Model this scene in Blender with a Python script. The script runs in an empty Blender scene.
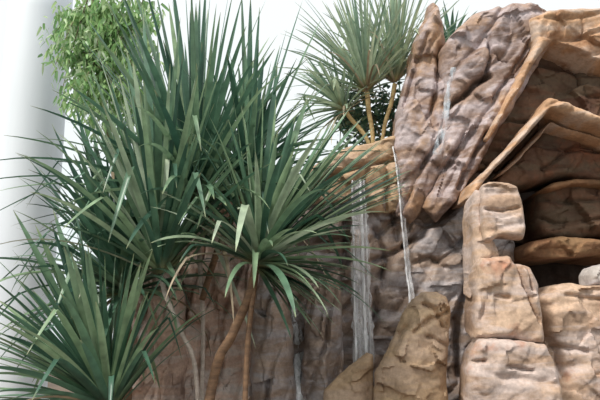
import bpy, bmesh, math, random
import numpy as np
from mathutils import Vector, Matrix
from mathutils.bvhtree import BVHTree

random.seed(7)
RNG = np.random.default_rng(11)
SC = bpy.context.scene
COL = SC.collection

# ------------------------------------------------------------------ camera
F = 640.0
PITCH = math.radians(10.0)
CAM = Vector((0, 0, 1.6))
cd = bpy.data.cameras.new('camera')
cd.sensor_width = 36.0
cd.lens = 36.0 * F / 600.0
cam = bpy.data.objects.new('camera', cd)
COL.objects.link(cam)
cam.location = CAM
cam.rotation_euler = (math.pi / 2 + PITCH, 0, 0)
SC.camera = cam


def at(px, py, Y):
    """point of the vertical plane y = Y that the photograph shows at px, py"""
    u, v = (px - 300) / F, (200 - py) / F
    dx, dy, dz = u, math.cos(PITCH) - v * math.sin(PITCH), math.sin(PITCH) + v * math.cos(PITCH)
    k = Y / dy
    return Vector((dx * k, Y, CAM.z + dz * k))


# ------------------------------------------------------------------ object helpers
def tag(o, label=None, cat=None, group=None, kind=None):
    if label: o['label'] = label
    if cat: o['category'] = cat
    if group: o['group'] = group
    if kind: o['kind'] = kind
    return o


def empty(name, loc, label, cat, group=None):
    o = bpy.data.objects.new(name, None)
    o.empty_display_size = 0.2
    COL.objects.link(o)
    o.location = loc
    return tag(o, label, cat, group)


def link_mesh(name, me, mat, parent=None, smooth=True):
    o = bpy.data.objects.new(name, me)
    COL.objects.link(o)
    if mat: me.materials.append(mat)
    if smooth:
        me.polygons.foreach_set('use_smooth', [True] * len(me.polygons))
    if parent:
        o.parent = parent
        o.matrix_parent_inverse = Matrix.Translation(-parent.location)
    return o


# ------------------------------------------------------------------ vector noise
def _hash(ix, iy, iz, seed):
    h = (ix * 374761393 + iy * 668265263 + iz * 2147483647 + seed * 144665) & 0xffffffff
    h = ((h ^ (h >> 13)) * 1274126177) & 0xffffffff
    h = (h ^ (h >> 16)) & 0xffffffff
    h = (h * 2246822519) & 0xffffffff
    return ((h ^ (h >> 15)) & 0xffffff) / float(0xffffff)


def vnoise(x, y, z, seed=0):
    x, y, z = np.broadcast_arrays(np.asarray(x, float), np.asarray(y, float), np.asarray(z, float))
    xi, yi, zi = np.floor(x).astype(np.int64), np.floor(y).astype(np.int64), np.floor(z).astype(np.int64)
    fx, fy, fz = x - xi, y - yi, z - zi
    fx, fy, fz = [f * f * f * (f * (f * 6 - 15) + 10) for f in (fx, fy, fz)]
    r = 0
    for a in (0, 1):
        for b in (0, 1):
            for c in (0, 1):
                w = (fx if a else 1 - fx) * (fy if b else 1 - fy) * (fz if c else 1 - fz)
                r = r + w * _hash(xi + a, yi + b, zi + c, seed)
    return r * 2 - 1


def fbm(x, y, z, seed=0, octv=4, gain=0.5):
    r, a, f, s = 0, 1.0, 1.0, 0
    for i in range(octv):
        r = r + a * vnoise(x * f + i * 7.3, y * f, z * f - i * 3.1, seed + i)
        s += a; a *= gain; f *= 2.03
    return r / s


def facets(x, z, size, seed):
    """offset of chiselled planes: jittered cells, every cell a tilted plane"""
    gx, gz = x / size, z / size
    ix, iz = np.floor(gx).astype(np.int64), np.floor(gz).astype(np.int64)
    best = np.full(x.shape, 1e9); val = np.zeros(x.shape)
    for a in (-1, 0, 1):
        for b in (-1, 0, 1):
            cx, cz = ix + a, iz + b
            zero = np.zeros_like(cx)
            px = cx + _hash(cx, cz, zero, seed); pz = cz + _hash(cx, cz, zero, seed + 1)
            d = (gx - px) ** 2 + (gz - pz) ** 2
            o = (_hash(cx, cz, zero, seed + 2) - .5)
            tx = (_hash(cx, cz, zero, seed + 3) - .5) * 1.6; tz = (_hash(cx, cz, zero, seed + 4) - .5) * 1.6
            v = o + tx * (gx - px) + tz * (gz - pz)
            m = d < best
            best = np.where(m, d, best); val = np.where(m, v, val)
    return val


def seg_dist(X, Z, a, b):
    abx, abz = b[0] - a[0], b[1] - a[1]
    L2 = abx * abx + abz * abz + 1e-12
    t = np.clip(((X - a[0]) * abx + (Z - a[1]) * abz) / L2, 0, 1)
    return np.hypot(X - a[0] - t * abx, Z - a[1] - t * abz), t


def poly_sd(X, Z, P):
    d = np.full(X.shape, 1e9); ins = np.zeros(X.shape, bool)
    n = len(P)
    for i in range(n):
        a, b = P[i], P[(i + 1) % n]
        d = np.minimum(d, seg_dist(X, Z, a, b)[0])
        c = (a[1] > Z) != (b[1] > Z)
        den = (b[1] - a[1]) if abs(b[1] - a[1]) > 1e-9 else 1e-9
        ins ^= c & (X < (b[0] - a[0]) * (Z - a[1]) / den + a[0])
    return np.where(ins, d, -d)


ROCKS = []
BASE = 999          # in an outline: down to the ground


def rock(name, outline, Y, mat, thick=0.8, R=0.25, bulge=0.22, tilt=(0, 0), edge=0.03, res=0.0135,
         facet=((0.45, 0.10), (0.17, 0.035)), rough=0.03, strata=None, cracks=(), humps=(), seed=1, parent=None, fz=1.0, taper=.1):
    """A closed lump of rock. outline: pixels of the photograph, read on the plane y = Y.  cracks: (points, half width, depth).
    strata: (angle of the beds, bed thickness, step).  humps: (px, py, radius, height)."""
    P = []
    for px, py in outline:
        if py >= 900:
            q = at(px, 376, Y); P.append((q.x, -0.05))
        else:
            q = at(px, py, Y); P.append((q.x, max(q.z, -0.05)))
    P = np.array(P)
    lo, hi = P.min(0) - edge * 2 - res * 2, P.max(0) + edge * 2 + res * 2
    nx, nz = int((hi[0] - lo[0]) / res) + 1, int((hi[1] - lo[1]) / res) + 1
    X, Z = np.meshgrid(lo[0] + np.arange(nx) * res, lo[1] + np.arange(nz) * res, indexing='ij')

    def sdf(X, Z):
        w = edge * (fbm(X * 3.1, Z * 3.1, seed * 1.7, seed, 4, .6) * 1.6)
        return poly_sd(X + w, Z + edge * 1.6 * fbm(X * 3.1 + 9, Z * 3.1, seed * 2.7, seed + 5, 4, .6), P)
    S = sdf(X, Z)
    e = res * .5
    GX, GZ = (sdf(X + e, Z) - S) / e, (sdf(X, Z + e) - S) / e
    gl = np.hypot(GX, GZ) + 1e-6
    GX, GZ = GX / gl, GZ / gl
    out = S < 0
    Xs = np.where(out, X - GX * S, X); Zs = np.where(out, Z - GZ * S, Z)
    Sc = np.maximum(S, 0)
    # depth of the front
    k = 1 - np.clip(Sc / R, 0, 1)
    D = bulge * np.sqrt(np.clip(1 - k * k, 0, 1))
    cx, cz = P[:, 0].mean(), P[:, 1].mean()
    D += tilt[0] * (Xs - cx) + tilt[1] * (Zs - cz)
    wx = Xs + .12 * fbm(Xs * 2, Zs * 2, 3.3, seed + 20, 3); wz = Zs + .12 * fbm(Xs * 2, Zs * 2, 8.3, seed + 30, 3)
    amp = np.clip(Sc / 0.06, 0.25, 1)
    for i, (size, h) in enumerate(facet):
        D += h * amp * facets(wx, wz * fz, size, seed * 13 + i * 50)
    D += rough * amp * fbm(Xs * 5, Zs * 5, seed, seed + 40, 5, .55)
    if strata:
        ang, per, step = strata
        a = math.radians(ang)
        c = (-Xs * math.sin(a) + Zs * math.cos(a)) / per + .55 * fbm(Xs * 1.3, Zs * 1.3, seed, seed + 60, 3)
        li = np.floor(c).astype(np.int64); fr = c - li
        zz = li * 0
        off = _hash(li, zz + seed, zz, 77) - .5
        sm = np.clip((fr - .78) / .22, 0, 1); sm = sm * sm * (3 - 2 * sm)
        off = off * (1 - sm) + sm * (_hash(li + 1, zz + seed, zz, 77) - .5)
        edgeg = np.minimum(fr, 1 - fr)
        brk = np.clip(.5 + 1.4 * fbm(Xs * 2.3, Zs * 2.3, 5.5, seed + 70, 2), 0, 1)
        D += step * amp * (off + .45 * fr * (1 - sm)) - step * .9 * brk * np.exp(-(edgeg / .09) ** 2)
    for pts, hw, dep in cracks:
        q = [at(px, py, Y) for px, py in pts]
        q = [(v.x, v.z) for v in q]
        wob = .02 * fbm(Xs * 7, Zs * 7, 1.1, seed + 80, 3); wob2 = .02 * fbm(Xs * 7, Zs * 7, 6.1, seed + 81, 3)
        dm = np.full(X.shape, 1e9)
        for i in range(len(q) - 1):
            d, t = seg_dist(Xs + wob, Zs + wob2, q[i], q[i + 1])
            dm = np.minimum(dm, d)
        D -= dep * np.exp(-(dm / hw) ** 2)
    for px, py, rad, h in humps:
        q = at(px, py, Y)
        rr = np.hypot(Xs - q.x, Zs - q.z) / rad
        D += h * np.sqrt(np.clip(1 - rr * rr, 0, 1))
    Yf = Y - D
    Yb = Y + thick + .1 * fbm(Xs * 1.5, Zs * 1.5, 4.4, seed + 90, 3) - .35 * thick * (k ** 2)
    # faces whose centre lies inside
    SC4 = (S[:-1, :-1] + S[1:, :-1] + S[:-1, 1:] + S[1:, 1:]) / 4
    keep = SC4 > 0
    used = np.zeros(X.shape, bool)
    for a in (0, 1):
        for b in (0, 1):
            used[a:nx - 1 + a, b:nz - 1 + b] |= keep
    idx = -np.ones(X.shape, np.int64)
    n = int(used.sum()); idx[used] = np.arange(n)
    front = np.stack([Xs[used], Yf[used], Zs[used]], 1)
    back = np.stack([cx + (Xs[used] - cx) * (1 - taper), Yb[used], np.where(Zs[used] < .02, Zs[used], cz + (Zs[used] - cz) * (1 - taper))], 1)
    I, J = np.nonzero(keep)
    q = np.stack([idx[I, J], idx[I + 1, J], idx[I + 1, J + 1], idx[I, J + 1]], 1)
    from collections import Counter
    faces = q.tolist()
    eset = {}
    for f in faces:
        for a in range(4):
            u, v = f[a], f[(a + 1) % 4]
            if (v, u) in eset: del eset[(v, u)]
            else: eset[(u, v)] = 1
    verts = [front, back]
    allf = faces + [[v + n for v in reversed(f)] for f in faces]
    # side rows
    bv = sorted({v for ed in eset for v in ed})
    rows = 5
    bi = np.array(bv); m = len(bv); pos = {v: i for i, v in enumerate(bv)}
    gx, gz = GX[used][bi], GZ[used][bi]
    rowid = [bi]
    base = 2 * n
    for r in range(1, rows):
        t = r / rows
        p = front[bi] * (1 - t) + back[bi] * t
        o = .05 * fbm(p[:, 0] * 3, p[:, 1] * 3, p[:, 2] * 3, seed + 99, 4) - .015 * math.sin(math.pi * t)
        p[:, 0] -= gx * o; p[:, 2] -= gz * o
        verts.append(p); rowid.append(base + np.arange(m)); base += m
    rowid.append(bi + n)
    for (u, v) in eset:
        for r in range(rows):
            a, b = rowid[r], rowid[r + 1]
            allf.append([int(a[pos[v]]), int(a[pos[u]]), int(b[pos[u]]), int(b[pos[v]])])
    V = np.concatenate(verts)
    # ease the stair-steps along the rim and the sides
    E = np.array(sorted({(min(f[a], f[(a + 1) % 4]), max(f[a], f[(a + 1) % 4])) for f in allf for a in range(4)}))
    deg = np.bincount(E.ravel(), minlength=len(V))[:, None]
    lam = np.full((len(V), 1), .6); lam[:n, 0] = lam[n:2 * n, 0] = .6 * np.clip(1.2 - Sc[used] / .05, .12, 1)
    for it in range(4):
        acc = np.zeros_like(V)
        for c in range(3):
            acc[:, c] = np.bincount(E[:, 0], V[E[:, 1], c], len(V)) + np.bincount(E[:, 1], V[E[:, 0], c], len(V))
        V = V + lam * (acc / deg - V)
    me = bpy.data.meshes.new(name)
    me.from_pydata(V.tolist(), [], allf)
    me.update()
    o = link_mesh(name, me, mat, parent)
    try:
        me.set_sharp_from_angle(angle=math.radians(42))
    except Exception:
        pass
    ROCKS.append((V, allf))
    return o


# ------------------------------------------------------------------ materials
def nodes(name):
    m = bpy.data.materials.new(name)
    m.use_nodes = True
    nt = m.node_tree
    b = nt.nodes['Principled BSDF']
    return m, nt, b


def N(nt, typ, **kw):
    n = nt.nodes.new(typ)
    for k, v in kw.items():
        if k in n.inputs: n.inputs[k].default_value = v
        else: setattr(n, k, v)
    return n


def ramp(nt, src, stops):
    r = nt.nodes.new('ShaderNodeValToRGB')
    el = r.color_ramp.elements
    while len(el) < len(stops): el.new(.5)
    for e, (p, c) in zip(el, stops):
        e.position = p; e.color = (*c, 1) if len(c) == 3 else c
    nt.links.new(src, r.inputs[0])
    return r


def mix(nt, f, a, b, mode='MIX'):
    n = nt.nodes.new('ShaderNodeMix'); n.data_type = 'RGBA'; n.blend_type = mode
    for s, i in ((f, 0), (a, 6), (b, 7)):
        if hasattr(s, 'links'): nt.links.new(s, n.inputs[i])
        else: n.inputs[i].default_value = s if i == 0 else (*s, 1)
    return n.outputs[2]


def rock_mat(name, c1, c2, c3, c4, scale=1.0, ang=0, rough=.8, seed=0.0, c4amt=(.56, .68), stretch=5.0, bump=.32):
    """c1/c2 mottled ground colours, c3 streaks along the beds, c4 patches of stain"""
    m, nt, b = nodes(name)
    L = nt.links.new
    tc = N(nt, 'ShaderNodeNewGeometry')
    mp = N(nt, 'ShaderNodeMapping'); mp.inputs['Location'].default_value = (seed, seed * 2, -seed)
    L(tc.outputs['Position'], mp.inputs[0])
    n1 = N(nt, 'ShaderNodeTexNoise', Scale=2.2 * scale, Detail=8.0, Roughness=.62)
    L(mp.outputs[0], n1.inputs['Vector'])
    r1 = ramp(nt, n1.outputs[0], [(.36, c1), (.62, c2)])
    mp2 = N(nt, 'ShaderNodeMapping'); mp2.inputs['Location'].default_value = (seed * 3, 1, seed)
    mp2.inputs['Rotation'].default_value = (0, math.radians(ang), 0)
    mp2.inputs['Scale'].default_value = (1.0 * scale, 1.0 * scale, stretch * scale)
    L(tc.outputs['Position'], mp2.inputs[0])
    n2 = N(nt, 'ShaderNodeTexNoise', Scale=1.3, Detail=7.0, Roughness=.6, Distortion=.4)
    L(mp2.outputs[0], n2.inputs['Vector'])
    r2 = ramp(nt, n2.outputs[0], [(.46, (0, 0, 0)), (.60, (1, 1, 1))])
    col = mix(nt, r2.outputs[0], r1.outputs[0], c3)
    n3 = N(nt, 'ShaderNodeTexNoise', Scale=1.5 * scale, Detail=5.0, Roughness=.65)
    mp3 = N(nt, 'ShaderNodeMapping'); mp3.inputs['Location'].default_value = (-seed * 5, 4, seed * 7)
    L(tc.outputs['Position'], mp3.inputs[0]); L(mp3.outputs[0], n3.inputs['Vector'])
    r3 = ramp(nt, n3.outputs[0], [(c4amt[0], (0, 0, 0)), (c4amt[1], (1, 1, 1))])
    col = mix(nt, r3.outputs[0], col, c4)
    n4 = N(nt, 'ShaderNodeTexNoise', Scale=26 * scale, Detail=4.0, Roughness=.6)
    L(tc.outputs['Position'], n4.inputs['Vector'])
    r4 = ramp(nt, n4.outputs[0], [(.3, (.72, .72, .72)), (.7, (1.15, 1.15, 1.15))])
    col = mix(nt, .8, col, r4.outputs[0], 'MULTIPLY')
    L(col, b.inputs['Base Color'])
    b.inputs['Roughness'].default_value = rough
    b.inputs['Specular IOR Level'].default_value = .35
    n5 = N(nt, 'ShaderNodeTexNoise', Scale=14 * scale, Detail=8.0, Roughness=.66)
    L(mp.outputs[0], n5.inputs['Vector']); n5.inputs['Scale'].default_value = 7 * scale
    bp = N(nt, 'ShaderNodeBump', Strength=bump, Distance=.05)
    L(n5.outputs[0], bp.inputs['Height'])
    bp2 = N(nt, 'ShaderNodeBump', Strength=bump * .6, Distance=.02)
    L(n4.outputs[0], bp2.inputs['Height']); L(bp.outputs[0], bp2.inputs['Normal'])
    L(bp2.outputs[0], b.inputs['Normal'])
    return m


def leaf_mat(name, dark, mid, light, tip, rough=.38, trans=.25, pale=(.42, .50, .38)):
    m, nt, b = nodes(name)
    L = nt.links.new
    a = N(nt, 'ShaderNodeAttribute', attribute_name='tint')
    t = N(nt, 'ShaderNodeAttribute', attribute_name='along')
    r = ramp(nt, a.outputs['Fac'], [(0, dark), (.4, mid), (.8, light), (1, pale)])
    rt = ramp(nt, t.outputs['Fac'], [(0, (1, 1, 1)), (.16, (0, 0, 0)), (.93, (0, 0, 0)), (1, (.7, .7, .7))])
    col = mix(nt, rt.outputs[0], r.outputs[0], tip)
    n = N(nt, 'ShaderNodeTexNoise', Scale=9.0, Detail=4.0)
    g = N(nt, 'ShaderNodeNewGeometry'); L(g.outputs['Position'], n.inputs['Vector'])
    rn = ramp(nt, n.outputs[0], [(.3, (.75, .75, .75)), (.7, (1.25, 1.25, 1.2))])
    col = mix(nt, 1.0, col, rn.outputs[0], 'MULTIPLY')
    L(col, b.inputs['Base Color'])
    b.inputs['Roughness'].default_value = rough
    b.inputs['Specular IOR Level'].default_value = .55
    tr = N(nt, 'ShaderNodeBsdfTranslucent'); L(col, tr.inputs['Color'])
    ms = N(nt, 'ShaderNodeMixShader'); ms.inputs[0].default_value = trans
    L(b.outputs[0], ms.inputs[1]); L(tr.outputs[0], ms.inputs[2])
    L(ms.outputs[0], nt.nodes['Material Output'].inputs['Surface'])
    return m


def bark_mat(name, c1, c2, scale=8, rings=True):
    m, nt, b = nodes(name)
    L = nt.links.new
    g = N(nt, 'ShaderNodeNewGeometry')
    mp = N(nt, 'ShaderNodeMapping'); mp.inputs['Scale'].default_value = (1, 1, 3.0 if rings else .6)
    L(g.outputs['Position'], mp.inputs[0])
    n = N(nt, 'ShaderNodeTexNoise', Scale=float(scale), Detail=6.0, Roughness=.65)
    L(mp.outputs[0], n.inputs['Vector'])
    r = ramp(nt, n.outputs[0], [(.35, c1), (.65, c2)])
    L(r.outputs[0], b.inputs['Base Color'])
    b.inputs['Roughness'].default_value = .75
    bp = N(nt, 'ShaderNodeBump', Strength=.6, Distance=.02)
    L(n.outputs[0], bp.inputs['Height']); L(bp.outputs[0], b.inputs['Normal'])
    return m


def water_mat(name, alpha, stretch=.12, col=(.95, .95, .97)):
    m, nt, b = nodes(name)
    L = nt.links.new
    g = N(nt, 'ShaderNodeNewGeometry')
    mp = N(nt, 'ShaderNodeMapping'); mp.inputs['Scale'].default_value = (1, 1, stretch)
    L(g.outputs['Position'], mp.inputs[0])
    n = N(nt, 'ShaderNodeTexNoise', Scale=22.0, Detail=4.0, Roughness=.6)
    L(mp.outputs[0], n.inputs['Vector'])
    r = ramp(nt, n.outputs[0], [(.38, (alpha[0],) * 3), (.66, (alpha[1],) * 3)])
    b.inputs['Base Color'].default_value = (*col, 1)
    b.inputs['Roughness'].default_value = .25
    L(r.outputs[0], b.inputs['Alpha'])
    bp = N(nt, 'ShaderNodeBump', Strength=.4, Distance=.02)
    L(n.outputs[0], bp.inputs['Height']); L(bp.outputs[0], b.inputs['Normal'])
    return m


M = {}
M['cliff'] = rock_mat('wet grey brown rock', (.22, .16, .125), (.42, .315, .25), (.40, .36, .36), (.15, .115, .095), ang=-38, rough=.5, seed=1.3)
M['slab'] = rock_mat('mauve streaked rock', (.17, .11, .085), (.33, .225, .175), (.46, .385, .385), (.42, .255, .145), c4amt=(.5, .66), ang=-62, rough=.55, seed=2.1, stretch=4)
M['gold'] = rock_mat('golden tan rock', (.33, .215, .125), (.58, .41, .26), (.46, .33, .235), (.30, .195, .12), ang=-20, seed=3.3)
M['tan'] = rock_mat('pinkish tan rock', (.38, .255, .18), (.56, .40, .285), (.53, .43, .385), (.45, .22, .14), ang=-8, seed=4.2, c4amt=(.6, .72))
M['arch'] = rock_mat('orange brown banded rock', (.36, .21, .12), (.55, .34, .20), (.52, .40, .32), (.28, .14, .07), ang=-50, seed=5.7)
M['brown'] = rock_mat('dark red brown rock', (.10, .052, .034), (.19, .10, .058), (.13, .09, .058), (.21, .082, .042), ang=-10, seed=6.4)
M['cave'] = rock_mat('shade-darkened cave rock', (.045, .026, .019), (.085, .048, .032), (.06, .04, .03), (.10, .045, .025), ang=-10, seed=6.9)  # deep cave shade put into the rock colour, darker than the brown rock
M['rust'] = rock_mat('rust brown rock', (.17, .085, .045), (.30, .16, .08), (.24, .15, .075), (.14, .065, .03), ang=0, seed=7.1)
M['pink'] = rock_mat('reddish rock behind plants', (.40, .26, .20), (.70, .51, .41), (.60, .52, .48), (.22, .14, .11), ang=80, seed=8.8)
M['grey'] = rock_mat('grey stone', (.40, .36, .33), (.56, .52, .49), (.48, .44, .44), (.35, .30, .27), seed=9.3)
M['leaf'] = leaf_mat('pandanus leaf', (.03, .085, .06), (.095, .195, .13), (.26, .37, .22), (.36, .36, .20))
M['leaf_far'] = leaf_mat('haze-tinted pandanus leaf', (.17, .26, .19), (.28, .38, .28), (.42, .50, .34), (.46, .36, .15), trans=.35)  # haze over the cliff-top plant mixed into its leaf colours
M['dead'] = leaf_mat('dry leaf', (.22, .17, .11), (.38, .31, .22), (.52, .46, .36), (.3, .22, .14), rough=.7, trans=.15)
M['tree'] = leaf_mat('tree leaf', (.16, .32, .13), (.28, .48, .20), (.46, .62, .30), (.2, .3, .1), trans=.45)
M['trunk'] = bark_mat('pandanus trunk', (.13, .075, .045), (.29, .17, .095))
M['trunk_pale'] = bark_mat('pale pandanus trunk', (.40, .33, .28), (.60, .52, .46))
M['trunk_gold'] = bark_mat('yellow pandanus trunk', (.42, .29, .12), (.62, .47, .24))
M['twig'] = bark_mat('twig bark', (.12, .10, .06), (.25, .2, .12))
M['fall'] = water_mat('falling water', (.12, .55))
M['strand'] = water_mat('white water strand', (.5, .95))
M['film'] = water_mat('water running on rock', (.0, .4), stretch=.3, col=(.72, .82, .9))


# ------------------------------------------------------------------ tubes and leaves
class MB:
    def __init__(s): s.v, s.f, s.t, s.a = [], [], [], []

    def tube(s, pts, radii, n=10, rough=0.0, rings=0.0):
        pts = [Vector(p) for p in pts]
        b0 = len(s.v)
        ref = Vector((0.3, -1, .1)).normalized()
        for i, p in enumerate(pts):
            d = (pts[min(i + 1, len(pts) - 1)] - pts[max(i - 1, 0)]).normalized()
            u = d.cross(ref).normalized(); w = d.cross(u)
            for k in range(n):
                a = 2 * math.pi * k / n
                r = radii[i] * (1 + rough * random.uniform(-1, 1)) * (1 + rings * (i % 2))
                s.v.append(tuple(p + (u * math.cos(a) + w * math.sin(a)) * r)); s.t.append(.5); s.a.append(.5)
        for i in range(len(pts) - 1):
            for k in range(n):
                a, b = b0 + i * n + k, b0 + i * n + (k + 1) % n
                s.f.append((a, b, b + n, a + n))
        s.f.append(tuple(b0 + k for k in reversed(range(n))))
        s.f.append(tuple(b0 + (len(pts) - 1) * n + k for k in range(n)))

    def leaf(s, base, d, axis, Ln, W, droop, kink=None, nseg=14, fold=.35, tint=.5, twist=0.0):
        b0 = len(s.v)
        p = Vector(base); d = Vector(d).normalized()
        side0 = d.cross(axis)
        if side0.length < 1e-3: side0 = d.cross(Vector((0.3, 1, 0)))
        side0.normalize()
        st = Ln / nseg
        for i in range(nseg + 1):
            t = i / nseg
            side = (side0 - d * side0.dot(d)).normalized()
            nrm = side.cross(d).normalized()
            tw = twist * t
            sd = side * math.cos(tw) + nrm * math.sin(tw)
            nn = sd.cross(d).normalized()
            w = W * .5 * (.8 + .2 * min(1, t * 5)) * max(0.0, (1 - t ** 3.2)) ** .8 + .0015
            f = fold * (1 - .4 * t)
            s.v += [tuple(p - sd * w + nn * w * f), tuple(p), tuple(p + sd * w + nn * w * f)]
            s.t += [tint] * 3; s.a += [t] * 3
            p = p + d * st
            d = (d + Vector((0, 0, -1)) * droop * (t + .1) * st * 1.6 / max(Ln, .01)).normalized()
            if kink and abs(t - kink[0]) < .5 / nseg:
                d = (d * (1 - kink[1]) + Vector((d.x * .5, d.y * .5, -1)) * kink[1]).normalized()
        for i in range(nseg):
            a = b0 + i * 3
            s.f += [(a, a + 1, a + 4, a + 3), (a + 1, a + 2, a + 5, a + 4)]

    def build(s, name, mat, parent=None):
        me = bpy.data.meshes.new(name)
        me.from_pydata(s.v, [], s.f)
        for nm, vals in (('tint', s.t), ('along', s.a)):
            at_ = me.attributes.new(nm, 'FLOAT', 'POINT'); at_.data.foreach_set('value', vals)
        me.update()
        return link_mesh(name, me, mat, parent)


def curve_pts(pts, n=14):
    pts = [Vector(p) for p in pts]
    out = []
    P = [pts[0] * 2 - pts[1]] + pts + [pts[-1] * 2 - pts[-2]]
    for i in range(1, len(P) - 2):
        for k in range(n):
            t = k / n
            a, b, c, d = P[i - 1], P[i], P[i + 1], P[i + 2]
            out.append(.5 * ((2 * b) + (c - a) * t + (2 * a - 5 * b + 4 * c - d) * t * t + (3 * b - a - 3 * c + d) * t ** 3))
    out.append(pts[-1])
    return out


def rosette(parent, head, axis, count, Ln, W, spread=(8, 75), droop=1.0, kinks=.18, az=None, tints=(0, 1), mat='leaf', seed=0, dead=0, name='leaf_rosette', extra=()):
    """a head of sword leaves; axis points up the crown.  az limits the side the leaves spread to"""
    rnd = random.Random(seed)
    axis = Vector(axis).normalized()
    u = axis.cross(Vector((0, 1, 0))).normalized(); w = axis.cross(u).normalized()
    mb, md = MB(), MB()
    head = Vector(head)
    for i in range(count + dead):
        isdead = i >= count
        q = ((i + .5) / count) if not isdead else rnd.uniform(.85, 1.15)
        phi = math.radians(spread[0] + (spread[1] - spread[0]) * q ** .85 + rnd.uniform(-6, 6))
        a = i * 2.39996 + rnd.uniform(-.25, .25)
        if az: a = math.radians(rnd.uniform(*az))
        d = axis * math.cos(phi) + (u * math.cos(a) + w * math.sin(a)) * math.sin(phi)
        ln = Ln * rnd.uniform(.72, 1.08) * (1 - .12 * q)
        base = head + axis * (.10 * (1 - q)) + d * .03
        kk = (rnd.uniform(.45, .75), rnd.uniform(.55, .9)) if rnd.random() < kinks * (.4 + q) else None
        tint = rnd.uniform(*tints)
        (md if isdead else mb).leaf(base, d, axis, ln, W * rnd.uniform(.8, 1.15) * (.7 if isdead else 1), droop * rnd.uniform(.5, 1.4) * (.35 + q) * (2.2 if isdead else 1),
                                     kk, tint=tint, twist=rnd.uniform(-.5, .5), fold=rnd.uniform(.35, .9))
    for (tx, ty, dy, wd, dr, kk, tint) in extra:     # single long leaves the photo shows plainly, aimed at a place
        tip = at(tx, ty, head.y + dy)
        d = tip - head
        ln = d.length * 1.13
        d = d.normalized() + Vector((0, 0, dr * .38))
        mb.leaf(head + d.normalized() * .04, d, axis, ln, wd, dr, kk, tint=tint, twist=rnd.uniform(-.3, .3))
    o = mb.build(name, M[mat], parent)
    if dead:
        do = md.build('dry_leaves', M['dead'], parent); do['label'] = 'dry tan hanging leaves'
    return o


def ground_pt(px, py, Y):
    q = at(px, py, Y); return Vector((q.x, q.y, 0))


# ================================================================== THE SETTING
gm, gnt, gb = nodes('planting soil')
gn = N(gnt, 'ShaderNodeTexNoise', Scale=12.0, Detail=8.0)
gr = ramp(gnt, gn.outputs[0], [(.35, (.05, .035, .025)), (.65, (.14, .10, .07))])
gnt.links.new(gr.outputs[0], gb.inputs['Base Color']); gb.inputs['Roughness'].default_value = .95
gs = 60
gv, gf = [], []
for i in range(gs + 1):
    for j in range(gs + 1):
        x, y = -14 + 28 * i / gs, -3 + 22 * j / gs
        gv.append((x, y, 0))
for i in range(gs):
    for j in range(gs):
        a = i * (gs + 1) + j
        gf.append((a, a + gs + 1, a + gs + 2, a + 1))
gme = bpy.data.meshes.new('ground'); gme.from_pydata(gv, [], gf)
tag(link_mesh('ground', gme, gm), 'dark planting soil under the rocks and plants', 'ground', kind='structure')

# pale column at the left
pm, pnt, pb = nodes('pale painted column')
pn = N(pnt, 'ShaderNodeTexNoise', Scale=1.2, Detail=5.0)
pr = ramp(pnt, pn.outputs[0], [(.35, (.60, .64, .68)), (.65, (.70, .735, .77))])
pnt.links.new(pr.outputs[0], pb.inputs['Base Color']); pb.inputs['Roughness'].default_value = .5
CY = 9.9
cL, cR = at(6, 60, CY), at(67, 60, CY)
crad = (cR.x - cL.x) / 2; ccx = (cR.x + cL.x) / 2
col_root = empty('column', (ccx, CY, 0), 'smooth pale grey round column at the left edge, behind the sword leaves', 'column')
mb = MB()
zs = [0, .001, 1.6, 3.2, 3.21, 3.24, 3.25, 4.8, 6.4, 7.2]
mb.tube([(ccx, CY, z) for z in zs], [crad] * 4 + [crad, crad] + [crad] * 4, n=64)
mb.build('shaft', pm, col_root)
mb = MB(); mb.tube([(ccx, CY, 0), (ccx, CY, .3), (ccx, CY, .33)], [crad * 1.12, crad * 1.12, crad * 1.04], n=64)
mb.build('base', pm, col_root)

# ================================================================== ROCKS
# cave interior and mass behind the right formation
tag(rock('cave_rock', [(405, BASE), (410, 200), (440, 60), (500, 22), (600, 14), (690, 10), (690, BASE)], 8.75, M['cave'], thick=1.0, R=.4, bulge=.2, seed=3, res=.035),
    'shade-darkened red brown rock wall at the back of the cave', 'rock')

# back cliff with the falls
tag(rock('rock_cliff', [(228, BASE), (240, 300), (272, 230), (292, 184), (330, 168), (396, 146), (412, 118), (470, 110), (508, 180), (508, BASE)], 7.5, M['cliff'],
         thick=.7, R=.3, bulge=.2, seed=5, strata=(38, .36, .10), rough=.05, tilt=(.06, -.03),
         cracks=[([(394, 222), (420, 200), (452, 163)], .03, .16), ([(404, 246), (430, 225), (474, 188)], .04, .2), ([(343, 200), (346, 240), (343, 290)], .05, .22),
                 ([(372, 262), (398, 250), (412, 238)], .03, .14), ([(436, 262), (452, 250), (462, 240)], .03, .12), ([(380, 290), (384, 262), (374, 230)], .03, .12),
                 ([(300, 246), (322, 238), (344, 240)], .05, .18), ([(386, 160), (388, 200), (396, 240)], .04, .12), ([(310, 280), (340, 262)], .04, .15),
                 ([(455, 372), (452, 320), (468, 270)], .05, .2), ([(410, 265), (425, 258), (440, 268)], .025, .08), ([(372, 330), (374, 290)], .03, .12)]),
    'tall grey brown wet cliff face that the water runs down', 'rock')

# golden ledge left of the peak
tag(rock('rock_ledge', [(292, 186), (308, 168), (330, 157), (352, 147), (378, 139), (396, 134), (404, 150), (404, 210), (388, 214), (368, 212), (340, 204), (306, 206)], 7.25, M['gold'],
         thick=.7, R=.14, bulge=.14, seed=7, strata=(24, .3, .05), rough=.06, cracks=[([(310, 186), (345, 172), (396, 160)], .025, .12), ([(362, 212), (360, 184), (366, 172)], .03, .1), ([(384, 210), (386, 165)], .03, .1)]),
    'golden tan rock ledge under the small pandanus on the cliff top', 'rock')

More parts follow.
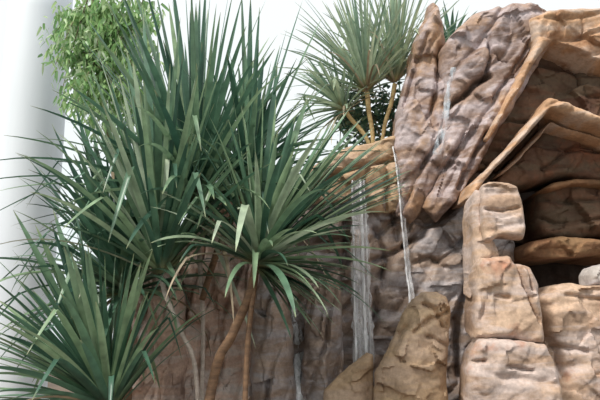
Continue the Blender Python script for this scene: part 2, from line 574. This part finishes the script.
# peak and leaning slab
tag(rock('rock_peak', [(394, 214), (394, 150), (395, 122), (399, 98), (407, 70), (414, 44), (420, 24), (426, 8), (433, 2), (439, 8), (442, 28), (445, 50), (450, 66), (458, 110), (452, 160), (434, 196), (412, 224)], 7.2, M['slab'],
         thick=.8, R=.22, bulge=.16, seed=9, strata=(66, .22, .06), rough=.04, tilt=(.1, 0),
         cracks=[([(420, 168), (432, 152), (450, 132)], .03, .12), ([(440, 52), (436, 80), (430, 130)], .03, .08), ([(400, 120), (412, 80), (426, 40)], .02, .05)]),
    'tall pointed mauve brown rock peak beside the small pandanus', 'rock')
tag(rock('rock_slab', [(440, 52), (447, 38), (458, 30), (470, 18), (492, 12), (520, 12), (552, 26), (545, 48), (528, 80), (506, 118), (488, 150), (470, 184), (455, 205), (438, 222), (424, 206), (440, 160), (444, 110)], 6.98, M['slab'],
         thick=1.0, R=.2, bulge=.18, seed=12, strata=(58, .26, .09), rough=.045, tilt=(.22, .02),
         cracks=[([(448, 108), (462, 96), (482, 84)], .03, .2), ([(484, 42), (484, 66), (480, 86)], .02, .1), ([(428, 190), (446, 166), (468, 136)], .045, .2), ([(458, 188), (470, 160), (482, 138)], .025, .12),
                 ([(488, 104), (508, 76), (530, 40)], .02, .08), ([(466, 66), (474, 62)], .02, .05)],
         humps=[(468, 74, .14, .07)]),
    'broad leaning slab of pinkish streaked rock left of the arch', 'rock')

# arch formation at the right: one thing, its bands are parts
arch = empty('rock_arch', at(580, 150, 7.0), 'layered brown rock overhang with pointed arched bands above the cave', 'rock')
rock('crest', [(528, 20), (545, 12), (600, 8), (690, 14), (690, 118), (640, 88), (600, 64), (578, 52), (553, 41), (539, 58), (524, 82), (510, 105), (498, 126), (488, 142), (486, 138), (503, 104), (519, 72), (533, 44)], 6.6, M['arch'],
     thick=.7, R=.09, bulge=.09, seed=15, edge=.018, strata=(14, .22, .05), rough=.03, parent=arch)
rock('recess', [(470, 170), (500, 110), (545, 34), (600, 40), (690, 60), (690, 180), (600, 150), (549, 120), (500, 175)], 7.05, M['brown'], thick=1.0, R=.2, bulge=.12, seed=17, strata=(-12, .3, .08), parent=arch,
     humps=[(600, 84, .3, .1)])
rock('arch_band', [(464, 200), (470, 184), (490, 163), (515, 138), (536, 112), (547, 97), (556, 99), (572, 107), (600, 117), (690, 150), (690, 168), (600, 130), (572, 121), (558, 116), (549, 111), (538, 124), (520, 143), (500, 164), (484, 183), (474, 200)], 6.4, M['arch'],
     thick=1.5, R=.08, bulge=.09, seed=19, edge=.015, strata=(30, .16, .03), rough=.025, facet=((.3, .05), (.12, .02)), parent=arch)
rock('arch_band', [(500, 172), (520, 152), (538, 132), (549, 120), (558, 124), (600, 137), (690, 172), (690, 182), (600, 143), (558, 129), (549, 126), (538, 139), (520, 159), (504, 174)], 6.62, M['arch'],
     thick=1.2, R=.05, bulge=.06, seed=20, edge=.012, rough=.02, facet=((.2, .03),), parent=arch)
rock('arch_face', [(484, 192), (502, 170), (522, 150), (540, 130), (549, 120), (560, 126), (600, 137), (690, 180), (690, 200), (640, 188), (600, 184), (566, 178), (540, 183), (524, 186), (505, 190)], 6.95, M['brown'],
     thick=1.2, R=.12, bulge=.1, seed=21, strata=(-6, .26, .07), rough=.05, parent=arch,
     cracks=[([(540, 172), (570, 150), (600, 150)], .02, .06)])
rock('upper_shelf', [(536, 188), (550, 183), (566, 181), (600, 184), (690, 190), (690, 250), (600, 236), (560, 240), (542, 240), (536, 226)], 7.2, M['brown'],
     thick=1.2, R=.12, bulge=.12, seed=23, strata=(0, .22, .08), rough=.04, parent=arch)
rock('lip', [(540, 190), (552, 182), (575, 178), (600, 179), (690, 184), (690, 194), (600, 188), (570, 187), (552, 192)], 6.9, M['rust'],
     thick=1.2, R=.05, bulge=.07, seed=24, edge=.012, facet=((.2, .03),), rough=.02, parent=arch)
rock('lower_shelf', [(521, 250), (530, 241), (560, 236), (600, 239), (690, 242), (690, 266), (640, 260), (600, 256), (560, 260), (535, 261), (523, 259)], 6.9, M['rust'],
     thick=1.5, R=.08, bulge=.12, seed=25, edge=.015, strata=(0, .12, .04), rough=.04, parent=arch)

# cave floor block and stones
tag(rock('rock_block', [(536, 300), (545, 287), (565, 284), (600, 285), (690, 284), (690, BASE), (540, BASE)], 6.25, M['tan'], thick=1.8, R=.16, bulge=.14, seed=27, strata=(4, .5, .05), rough=.04,
         cracks=[([(540, 346), (580, 350)], .02, .06), ([(560, 376), (552, 350), (545, 340)], .03, .12), ([(560, 296), (600, 300)], .02, .05)]),
    'wide tan rock block with a flat top in front of the cave', 'rock')
tag(rock('stone', [(587, 287), (586, 274), (591, 265), (602, 262), (618, 266), (624, 287)], 6.45, M['grey'], thick=.35, R=.1, bulge=.12, seed=29, edge=.012, facet=((.15, .03),), rough=.015),
    'small pale grey stone lying at the mouth of the cave', 'stone')

# the stacked pillar
FL = ((.5, .05), (.16, .022))
tag(rock('stacked_rock', [(462, BASE), (464, 368), (468, 350), (475, 338), (500, 337), (544, 343), (556, 366), (562, 400), (566, BASE)], 5.85, M['tan'], thick=.6, taper=.12, R=.1, bulge=.11, seed=31, rough=.03, facet=FL, edge=.018,
         strata=(-4, .4, .03), cracks=[([(470, 361), (482, 360)], .015, .06), ([(504, 367), (530, 370)], .015, .06)]),
    'lowest block of the stacked rock pillar, below the dark joint', 'rock')
tag(rock('stacked_rock', [(472, 340), (473, 300), (476, 266), (480, 257), (508, 256), (513, 263), (528, 266), (537, 285), (541, 312), (545, 346), (510, 339)], 5.92, M['tan'], thick=.6, taper=.12, R=.09, bulge=.11, seed=33, rough=.03, facet=FL, edge=.018,
         strata=(80, .32, .04), cracks=[([(513, 258), (521, 285), (536, 322)], .018, .1), ([(492, 296), (506, 298)], .018, .06), ([(523, 264), (530, 290)], .012, .06), ([(480, 318), (486, 290)], .02, .04)]),
    'large pinkish middle block of the rock pillar', 'rock')
tag(rock('stacked_rock', [(481, 242), (480, 200), (480, 185), (488, 181), (506, 181), (517, 186), (522, 204), (526, 228), (523, 240), (500, 237), (490, 244)], 6.0, M['tan'], thick=.5, taper=.12, R=.07, bulge=.1, seed=35, rough=.025, facet=FL, edge=.015,
         strata=(2, .3, .02), cracks=[([(484, 211), (502, 212), (516, 209)], .012, .05), ([(478, 189), (500, 186)], .012, .04)]),
    'rounded tan top block of the rock pillar beside the cave', 'rock')
tag(rock('stacked_rock', [(470, 300), (470, 240), (471, 200), (474, 187), (482, 192), (482, 232), (494, 240), (501, 260), (480, 264), (472, 300)], 6.12, M['tan'], thick=.5, taper=.12, R=.07, bulge=.08, seed=37, rough=.022, facet=FL, edge=.015, strata=(84, .2, .03)),
    'narrow pale rock edge wedged along the left of the pillar', 'rock')

# boulders in front
tag(rock('boulder', [(368, BASE), (372, 374), (384, 352), (394, 334), (403, 312), (411, 298), (420, 290), (436, 289), (447, 295), (452, 312), (450, 335), (446, 376), (450, BASE)], 6.2, M['gold'], thick=.55, R=.26, bulge=.22, seed=41, rough=.05, tilt=(0, -.05), taper=.25, edge=.02,
         facet=((.34, .1), (.13, .05)), cracks=[([(412, 330), (428, 318), (446, 312)], .02, .08), ([(420, 304), (432, 310), (438, 326)], .02, .08), ([(390, 350), (404, 326)], .02, .05), ([(424, 336), (444, 346)], .018, .07)]),
    'big golden tan boulder standing in front of the cliff', 'boulder')
tag(rock('boulder', [(308, BASE), (322, 388), (336, 374), (352, 361), (366, 350), (374, 352), (378, BASE)], 6.35, M['gold'], thick=.45, R=.2, bulge=.16, seed=43, rough=.04, tilt=(0, -.08), taper=.3, edge=.015),
    'low golden boulder at the foot of the main waterfall', 'boulder')

# rocks behind the plants
for nm, ol, Y, mt, sd, lab in (
        ('rock', [(126, BASE), (130, 330), (138, 286), (150, 256), (166, 244), (178, 254), (186, 300), (192, BASE)], 6.9, 'pink', 45, 'pinkish upright rock behind the leftmost pandanus stem'),
        ('rock', [(176, BASE), (174, 272), (184, 228), (206, 202), (236, 192), (258, 206), (262, 320), (266, BASE)], 7.15, 'pink', 47, 'broad reddish brown rock behind the thin upright bare stem'),
        ('rock', [(250, BASE), (252, 300), (262, 276), (282, 282), (294, 310), (300, BASE)], 7.0, 'cliff', 49, 'narrow grey rock behind the leaning brown trunk'),
        ('rock', [(298, BASE), (302, 312), (314, 286), (330, 276), (342, 292), (346, BASE)], 7.05, 'cliff', 51, 'dark rock left of the main waterfall under drooping leaves')):
    tag(rock(nm, ol, Y, M[mt], thick=.5, R=.22, bulge=.22, seed=sd, rough=.05, strata=(78, .22, .08), facet=((.3, .12), (.11, .05)), fz=.33), lab, 'rock')

# ================================================================== WATER
VV, FF, off = [], [], 0
for V, f in ROCKS:
    VV += [tuple(v) for v in V]; FF += [[i + off for i in q] for q in f]; off += len(V)
BVH = BVHTree.FromPolygons(VV, FF)


def on_rock(px, py, Y0, out=.02):
    """front of the rock straight behind a point of the plane y = Y0"""
    q = at(px, py, Y0)
    h = BVH.ray_cast(Vector((q.x, 4.0, q.z)), Vector((0, 1, 0)), 8)
    y = (h[0].y if h[0] is not None else Y0) - out
    return q.x, y, q.z


def ribbon(name, path, width, mat, parent, thick=.012, wob=.2, seed=0, n=10, nx=5):
    """running water: a closed wavy strip along world points"""
    rnd = random.Random(seed)
    pts = curve_pts(path, n)
    V, Fc = [], []
    m = len(pts)
    for i, p in enumerate(pts):
        wd = (width[0] + (width[1] - width[0]) * i / (m - 1)) * (1 + wob * math.sin(i * .9 + seed) * .5 + rnd.uniform(-wob, wob) * .4)
        for k in range(nx):
            s = k / (nx - 1) - .5
            y = p.y + thick * rnd.uniform(-.6, .6) + abs(s) * thick
            V.append((p.x + s * wd, y - thick * .5, p.z))
    o2 = len(V)
    V += [(x, y + thick * (1.4 if 0 < i % nx < nx - 1 else .6), z) for i, (x, y, z) in enumerate(V)]
    for i in range(m - 1):
        for k in range(nx - 1):
            a = i * nx + k
            Fc.append((a, a + nx, a + nx + 1, a + 1)); Fc.append((o2 + a + 1, o2 + a + nx + 1, o2 + a + nx, o2 + a))
        for k in (0, nx - 1):
            a = i * nx + k
            q = (a, a + nx, o2 + a + nx, o2 + a)
            Fc.append(q if k else q[::-1])
    for i in (0, m - 1):
        for k in range(nx - 1):
            a = i * nx + k
            q = (a, a + 1, o2 + a + 1, o2 + a)
            Fc.append(q if not i else q[::-1])
    me = bpy.data.meshes.new(name); me.from_pydata(V, [], Fc); me.update()
    return link_mesh(name, me, mat, parent)


def fall_path(pts, Y0, free=.05, arc=.0):
    r = []
    ymin = 99
    for i, (px, py) in enumerate(pts):
        x, y, z = on_rock(px, py, Y0, free)
        y = max(min(y, ymin if ymin < 98 else y), Y0 - .9)
        ymin = min(ymin, y + .03)
        r.append(Vector((x, y - arc * i, z)))
    return r


w1 = empty('waterfall', (at(359, 340, 7.3).x, 7.3, 0), 'main waterfall, widest white stream, ending behind the low boulder', 'waterfall', 'waterfalls on the cliff')
p1 = [(356, 186), (356, 196), (357, 218), (358, 250), (359, 300), (360, 350), (360, 440)]
P1 = fall_path(p1, 7.4)
ys = min(p.y for p in P1[2:])
P1 = [Vector((p.x, max(min(p.y, P1[0].y), 6.98), p.z)) for p in P1]
ribbon('water_sheet', P1, (.15, .24), M['fall'], w1, thick=.03, seed=1, n=14, nx=9)
for i, (dx, wd) in enumerate(((-.07, .022), (.02, .034), (.06, .012))):
    ribbon('strand', [p + Vector((dx * (1 + .25 * k / 6), -.04, 0)) for k, p in enumerate(P1)], (wd * .8, wd), M['strand'], w1, thick=.03, seed=5 + i, n=12, wob=.5)
w2 = empty('waterfall', (at(402, 290, 7.2).x, 7.2, 0), 'thin single stream of water falling behind the big golden boulder', 'waterfall', 'waterfalls on the cliff')
P2 = fall_path([(391, 150), (393, 166), (396, 190), (399, 220), (402, 250), (404, 275), (405, 300), (406, 380)], 7.3, free=.06)
P2 = [Vector((p.x, max(p.y, 6.98), p.z)) for p in P2]
ribbon('strand', P2, (.014, .022), M['strand'], w2, thick=.025, seed=12, n=12, wob=.5)
ribbon('water_sheet', [p + Vector((.03, .03, 0)) for p in P2], (.03, .06), M['fall'], w2, thick=.02, seed=14, n=12)
w3 = empty('waterfall', (at(296, 376, 6.75).x, 6.75, 0), 'short white trickle behind the drooping leaves, leftmost of the falls', 'waterfall', 'waterfalls on the cliff')
P3 = fall_path([(291, 296), (293, 312), (296, 335), (297, 360), (298, 400), (298, 440)], 7.0, free=.05)
ribbon('strand', P3, (.03, .1), M['strand'], w3, thick=.03, seed=17, n=10, wob=.5)
ribbon('water_sheet', [p + Vector((.02, .03, 0)) for p in P3], (.08, .18), M['fall'], w3, thick=.02, seed=19, n=10)
w4 = tag(ribbon('rivulet', fall_path([(457, 62), (453, 84), (449, 110), (445, 130), (440, 150)], 6.7, free=.02), (.06, .1), M['film'], None, thick=.015, seed=21, n=10),
         'pale blue film of water running down the crease between peak and slab', 'water')


# ================================================================== PLANTS
def trunk(parent, pts, r0, r1, mat, name='trunk', n=12, k=10, rings=.06):
    c = curve_pts(pts, k)
    mb = MB(); mb.tube(c, [r0 + (r1 - r0) * i / (len(c) - 1) for i in range(len(c))], n=n, rough=.05, rings=rings)
    return mb.build(name, M[mat], parent)


G = 'screw pines in front of the rocks'
# A: left of centre, thin pale stem
A0 = ground_pt(204, 376, 5.7)
pa = empty('pandanus', A0, 'tall pandanus with tall upright fan of leaves on a thin pale slanting stem', 'plant', G)
hA = at(161, 276, 5.6)
trunk(pa, [A0, at(196, 374, 5.62), at(181, 332, 5.55), at(166, 296, 5.55), hA], .018, .022, 'trunk_pale')
rosette(pa, hA, (-.12, -.05, 1), 110, 1.75, .056, spread=(3, 56), droop=.5, kinks=.12, seed=2, dead=1, tints=(.05, 1),
        extra=[(98, 92, .1, .085, .2, None, .6), (122, 60, -.1, .09, .15, None, .7), (145, 45, .1, .09, .1, None, .4), (178, 50, -.2, .09, .1, None, .6), (82, 150, .2, .08, .5, None, .2),
               (205, 90, -.2, .09, .2, None, .8), (60, 170, .1, .06, .2, None, .1), (168, 150, -.4, .06, .5, (.7, .8), 1.0), (110, 120, -.2, .085, .2, None, .8), (136, 90, -.3, .085, .2, None, .9), (158, 70, -.3, .085, .1, None, .5), (84, 108, .1, .07, .25, None, .5), (72, 130, .15, .07, .3, None, .3), (92, 96, .2, .07, .2, None, .75), (68, 186, .0, .07, .4, None, .6), (56, 212, -.1, .07, .6, None, .35), (104, 78, -.2, .07, .2, None, .95), (114, 100, .2, .07, .15, None, .25), (130, 76, .25, .07, .15, None, .45)])
# B: centre, brown trunk
B0 = ground_pt(196, 376, 5.5)
pb_ = empty('pandanus', B0, 'pandanus spreading to the right on a leaning orange brown trunk', 'plant', G)
hB = at(256, 266, 5.4)
trunk(pb_, [B0, at(214, 376, 5.5), at(232, 335, 5.46), at(249, 296, 5.42), hB], .042, .034, 'trunk')
rosette(pb_, hB, (.24, -.12, 1), 104, 1.25, .062, spread=(4, 84), droop=.8, kinks=.2, seed=4, dead=2, tints=(.05, 1),
        extra=[(384, 204, .2, .085, .5, None, .7), (380, 190, .1, .08, .5, None, .9), (372, 178, .0, .085, .35, None, .9), (358, 164, .1, .085, .3, None, .6), (346, 150, .1, .08, .3, None, .8), (338, 240, -.35, .085, .6, None, 1.0), (322, 322, -.3, .06, 1.4, None, .5),
               (306, 300, -.4, .055, 1.3, None, .9), (324, 140, .1, .08, .2, None, .5), (302, 118, .1, .08, .2, None, .6), (275, 88, .1, .075, .15, None, .4), (236, 120, -.1, .08, .1, None, .7), (164, 220, -.45, .08, .6, None, 1.0), (172, 206, -.4, .08, .6, None, .95), (246, 140, -.3, .085, .1, None, .9), (262, 120, -.2, .085, .1, None, .7),
               (222, 150, -.2, .08, .2, None, .6), (316, 304, -.2, .065, .35, None, .4), (300, 318, -.1, .06, .4, None, .6), (330, 292, .0, .065, .4, None, .3), (344, 264, -.1, .065, .4, None, .5), (322, 322, .1, .06, .5, None, .75), (326, 308, -.15, .06, .4, None, .9), (334, 276, .1, .065, .4, None, .2), (310, 330, .05, .055, .5, None, .55), (290, 300, -.25, .055, .4, None, .8), (320, 270, -.2, .065, .4, None, .65), (240, 214, -.5, .075, .9, (.8, .4), 1.0), (328, 232, -.45, .085, .5, None, 1.0)] + [(284 + 62 * ((k * .618) % 1), 330 - 76 * ((k * .618) % 1) + 16 * math.sin(k * 2.3), -.25 + .35 * ((k * .37) % 1), .07, .45, None, (.3, .65, .9, .5, .15)[k % 5]) for k in range(18)] + [(x + 8 + dx, y - 2 + dy, dz, .07, .3, None, ti) for x, y in ((384, 207), (383, 200), (383, 191), (378, 184), (374, 176), (368, 169), (360, 161), (350, 152), (340, 143), (330, 133)) for dx, dy, dz, ti in ((0, 0, .1, .5), (-6, 4, -.12, .9), (3, -4, .25, .2))])
r = MB(); c = curve_pts([at(256, 276, 5.42), at(250, 320, 5.4), at(246, 376, 5.42), ground_pt(244, 376, 5.45)], 10)
r.tube(c, [.022] * len(c), n=8, rough=.06); r.build('prop_root', M['trunk'], pb_)
# C: behind the middle, two heads, thin vertical trunk
C0 = ground_pt(203, 376, 6.3)
pc = empty('pandanus', C0, 'dark tall pandanus in the middle with two crowns reaching the top of the picture', 'plant', G)
hC, hC2 = at(196, 208, 6.2), at(246, 190, 6.1)
trunk(pc, [C0, at(203, 340, 6.28), at(201, 280, 6.24), hC], .017, .026, 'trunk_pale')
trunk(pc, [at(202, 300, 6.24), at(218, 250, 6.2), at(238, 205, 6.12), hC2], .03, .035, 'trunk', name='branch')
rosette(pc, hC, (-.04, -.05, 1), 150, 2.05, .062, spread=(2, 95), droop=.7, kinks=.12, tints=(0, .75), seed=6, dead=4,
        extra=[(160, 16, .0, .095, .1, None, .5), (186, 10, -.1, .095, .1, None, .4), (205, 8, .1, .095, .05, None, .2), (226, 14, .0, .095, .1, None, .4), (128, 34, .1, .09, .2, None, .3), (100, 66, .2, .08, .4, None, .2),
               (145, 22, -.2, .09, .1, None, .6), (172, 30, -.3, .09, .1, None, .8), (196, 30, -.3, .09, .1, None, .5), (214, 30, -.2, .09, .1, None, .7), (236, 26, .2, .09, .1, None, .3), (244, 330, -.6, .05, .4, None, 1.0), (112, 16, .2, .07, .2, None, .4), (96, 40, .3, .065, .3, None, .2), (138, 8, .2, .07, .15, None, .5), (122, 4, .3, .07, .2, None, .25), (86, 56, .3, .065, .3, None, .35)])
rosette(pc, hC2, (.12, -.05, 1), 70, 1.3, .056, spread=(3, 80), droop=.6, kinks=.12, tints=(.0, .8), seed=8,
        extra=[(296, 24, .1, .06, .1, None, .25), (314, 38, .2, .055, .15, None, .55), (258, 30, .1, .045, .05, None, .3), (242, 16, .0, .09, .05, None, .5), (250, 20, .1, .09, .05, None, .4), (324, 92, .1, .045, .3, None, .4), (282, 50, .0, .055, .1, None, .2), (276, 64, .1, .06, .1, None, .3)])
# D: lower left
D0 = ground_pt(112, 376, 5.4)
pd = empty('pandanus', D0, 'low pandanus at the bottom left fanning its leaves out to the left', 'plant', G)
hD = at(112, 414, 5.35)
trunk(pd, [D0, D0 + Vector((.0, -.01, .2)), hD], .06, .05, 'trunk')
rosette(pd, hD, (-.36, -.05, 1), 120, 1.42, .06, spread=(3, 62), droop=.55, kinks=.16, tints=(.05, .85), seed=10, dead=2,
        extra=[(24, 236, .1, .085, .2, None, .55), (44, 250, .0, .09, .2, None, .7), (60, 236, .1, .085, .15, None, .5), (78, 226, .1, .085, .15, None, .3), (-6, 320, .0, .075, .5, None, .5), (-10, 342, .1, .085, .6, None, .6), (6, 300, .2, .075, .4, None, .6), (4, 368, -.1, .06, .7, None, .2),
               (84, 300, -.3, .05, .1, (.85, .8), .3), (104, 292, -.3, .05, .1, (.85, .9), .3), (28, 366, -.2, .06, .8, None, .1), (70, 270, -.3, .09, .15, None, .8), (-4, 352, .3, .05, .4, None, .3)])
# E: behind, left, droopy horizontal leaves
E0 = ground_pt(128, 376, 6.2)
pe = empty('pandanus', E0, 'bluish pandanus at the left whose long leaves bend over sideways towards the column', 'plant', G)
hE = at(124, 296, 6.1)
trunk(pe, [E0, at(128, 360, 6.15), hE], .045, .04, 'trunk')
rosette(pe, hE, (-.2, -.1, 1), 120, 1.45, .06, spread=(4, 92), droop=1.0, kinks=.25, tints=(0, .75), seed=12, dead=3,
        extra=[(40, 178, .1, .06, .2, None, .15), (60, 146, .1, .055, .15, None, .1), (66, 200, .0, .08, .3, None, .2), (48, 270, -.2, .085, 1.0, None, .9), (52, 284, -.3, .08, 1.1, None, .7), (28, 240, .0, .08, .5, None, .55), (80, 126, .2, .07, .1, None, .2), (96, 150, .1, .08, .1, None, .5)])

# upper pandanus on the cliff top, two yellow trunks
U0 = at(377, 150, 7.75)
pu = empty('pandanus', U0, 'small haze-tinted pandanus on the cliff top with two yellow trunks', 'plant')
u1, u2, u3 = at(367, 92, 7.75), at(395, 84, 7.8), at(346, 112, 7.85)
trunk(pu, [at(374, 156, 7.75), at(372, 130, 7.75), at(369, 112, 7.75), u1], .024, .032, 'trunk_gold')
trunk(pu, [at(380, 156, 7.75), at(385, 124, 7.78), at(391, 104, 7.8), u2], .022, .03, 'trunk_gold')
trunk(pu, [at(372, 150, 7.8), at(364, 134, 7.84), at(352, 120, 7.85), u3], .025, .028, 'trunk_gold', name='branch')
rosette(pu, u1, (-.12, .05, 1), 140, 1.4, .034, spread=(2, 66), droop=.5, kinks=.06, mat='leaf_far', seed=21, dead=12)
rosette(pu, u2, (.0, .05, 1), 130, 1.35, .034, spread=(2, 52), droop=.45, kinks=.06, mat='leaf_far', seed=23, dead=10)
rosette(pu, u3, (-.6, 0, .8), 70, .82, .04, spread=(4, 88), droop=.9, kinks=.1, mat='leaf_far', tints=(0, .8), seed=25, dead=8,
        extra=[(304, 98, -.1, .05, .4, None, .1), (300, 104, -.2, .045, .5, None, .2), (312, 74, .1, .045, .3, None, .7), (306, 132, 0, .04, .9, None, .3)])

ps = empty('shrub', at(384, 150, 8.1), 'low dark shrub on the cliff top behind the two yellow trunks', 'shrub')
trunk(ps, [at(384, 152, 8.1), at(378, 130, 8.1), at(372, 112, 8.12)], .02, .012, 'twig', name='stem', rings=0)
trunk(ps, [at(384, 152, 8.1), at(392, 126, 8.1), at(394, 104, 8.12)], .02, .012, 'twig', name='stem', rings=0)
trunk(ps, [at(384, 152, 8.1), at(362, 134, 8.1), at(346, 122, 8.12)], .02, .012, 'twig', name='stem', rings=0)
rnd = random.Random(31); mb = MB()
for k in range(900):
    px, py = rnd.uniform(338, 402), 118 + rnd.gauss(0, 15)
    q = at(px, min(max(py, 84), 148), 8.1 + rnd.uniform(-.14, .14))
    mb.leaf(q, Vector((rnd.gauss(0, .7), rnd.gauss(0, .6), rnd.uniform(-.6, .9))), Vector((rnd.uniform(-1, 1), rnd.uniform(-1, 1), .3)), rnd.uniform(.07, .13), rnd.uniform(.025, .045), .5, nseg=4, tint=rnd.uniform(0, .7), fold=.2)
mb.build('foliage', M['leaf'], ps)

# plant peeping between peak and slab
pk = empty('pandanus', at(452, 90, 8.25), 'dark green leaves peeping out of the gap right of the rock peak', 'plant')
trunk(pk, [at(452, 90, 8.25), at(452, 56, 8.2)], .03, .03, 'trunk')
rosette(pk, at(452, 56, 8.2), (0, 0, 1), 34, .66, .05, spread=(3, 80), droop=1.0, kinks=.1, tints=(0, .6), seed=27)

# leafy tree at the top left
T0 = ground_pt(120, 376, 8.2)
pt = empty('tree', T0, 'light green leafy tree behind the pandanus at the top left', 'tree')
trunk(pt, [T0, at(125, 300, 8.2), at(118, 200, 8.2), at(105, 110, 8.2), at(95, 30, 8.2), at(92, -30, 8.2)], .07, .02, 'twig', rings=0)
rnd = random.Random(5)
fol = MB()
for i in range(48):
    s = rnd.uniform(.45, 1.0)
    b = at(118 - 26 * s, 200 - 215 * s, 8.2)
    tx, ty = rnd.uniform(48, 165), rnd.uniform(-12, 150)
    if tx < 75: ty = rnd.uniform(10, 105) if tx > 60 else rnd.uniform(5, 65)
    tip = at(tx, ty, 8.2 + rnd.uniform(-.5, .6))
    midp = (b + tip) / 2 + Vector((0, 0, .12))
    c = curve_pts([b, midp, tip], 8)
    mbb = MB(); mbb.tube(c, [.012 - .008 * k / (len(c) - 1) for k in range(len(c))], n=6); mbb.build('branch', M['twig'], pt)
    for k in range(110):
        j = rnd.uniform(.3, 1.0)
        q = c[min(int(j * (len(c) - 1)), len(c) - 1)] + Vector((rnd.gauss(0, .09), rnd.gauss(0, .1), rnd.gauss(-.04, .09)))
        d = Vector((rnd.gauss(0, .5), rnd.gauss(0, .5), -1 + rnd.gauss(0, .35)))
        fol.leaf(q, d, Vector((rnd.uniform(-1, 1), rnd.uniform(-1, 1), .2)), rnd.uniform(.09, .17), rnd.uniform(.025, .042), .4, nseg=4, tint=rnd.random(), fold=.2)
fol.build('foliage', M['tree'], pt)

# ================================================================== LIGHT
w = bpy.data.worlds.new('world'); SC.world = w; w.use_nodes = True
nt = w.node_tree; bg = nt.nodes['Background']
tc = N(nt, 'ShaderNodeTexCoord'); sx = N(nt, 'ShaderNodeSeparateXYZ')
nt.links.new(tc.outputs['Generated'], sx.inputs[0])
rr = ramp(nt, sx.outputs['Z'], [(.0, (.62, .67, .69)), (.02, (.70, .765, .785)), (.30, (.755, .80, .81)), (1.0, (.84, .86, .87))])
ry = ramp(nt, sx.outputs['Y'], [(.0, (1.0, .98, .96)), (1.0, (1, 1, 1))])
my = N(nt, 'ShaderNodeMapRange'); my.inputs['From Min'].default_value = -.75; my.inputs['From Max'].default_value = .25
nt.links.new(sx.outputs['Y'], my.inputs['Value']); nt.links.new(my.outputs[0], ry.inputs[0])
nt.links.new(mix(nt, 1.0, rr.outputs[0], ry.outputs[0], 'MULTIPLY'), bg.inputs['Color'])
bg.inputs['Strength'].default_value = 1.0
sl = bpy.data.lights.new('sun', 'SUN'); sl.energy = 3.1; sl.angle = math.radians(14); sl.color = (1.0, .95, .88)
so = bpy.data.objects.new('sun', sl); COL.objects.link(so)
so.rotation_euler = Vector((.62, .62, -1.0)).to_track_quat('-Z', 'Y').to_euler()
so.location = (-4, -3, 9)

SC.view_settings.view_transform = 'Standard'
SC.view_settings.look = 'None'
SC.view_settings.exposure = 0.36
SC.view_settings.gamma = 1.0
SC.view_settings.use_curve_mapping = False
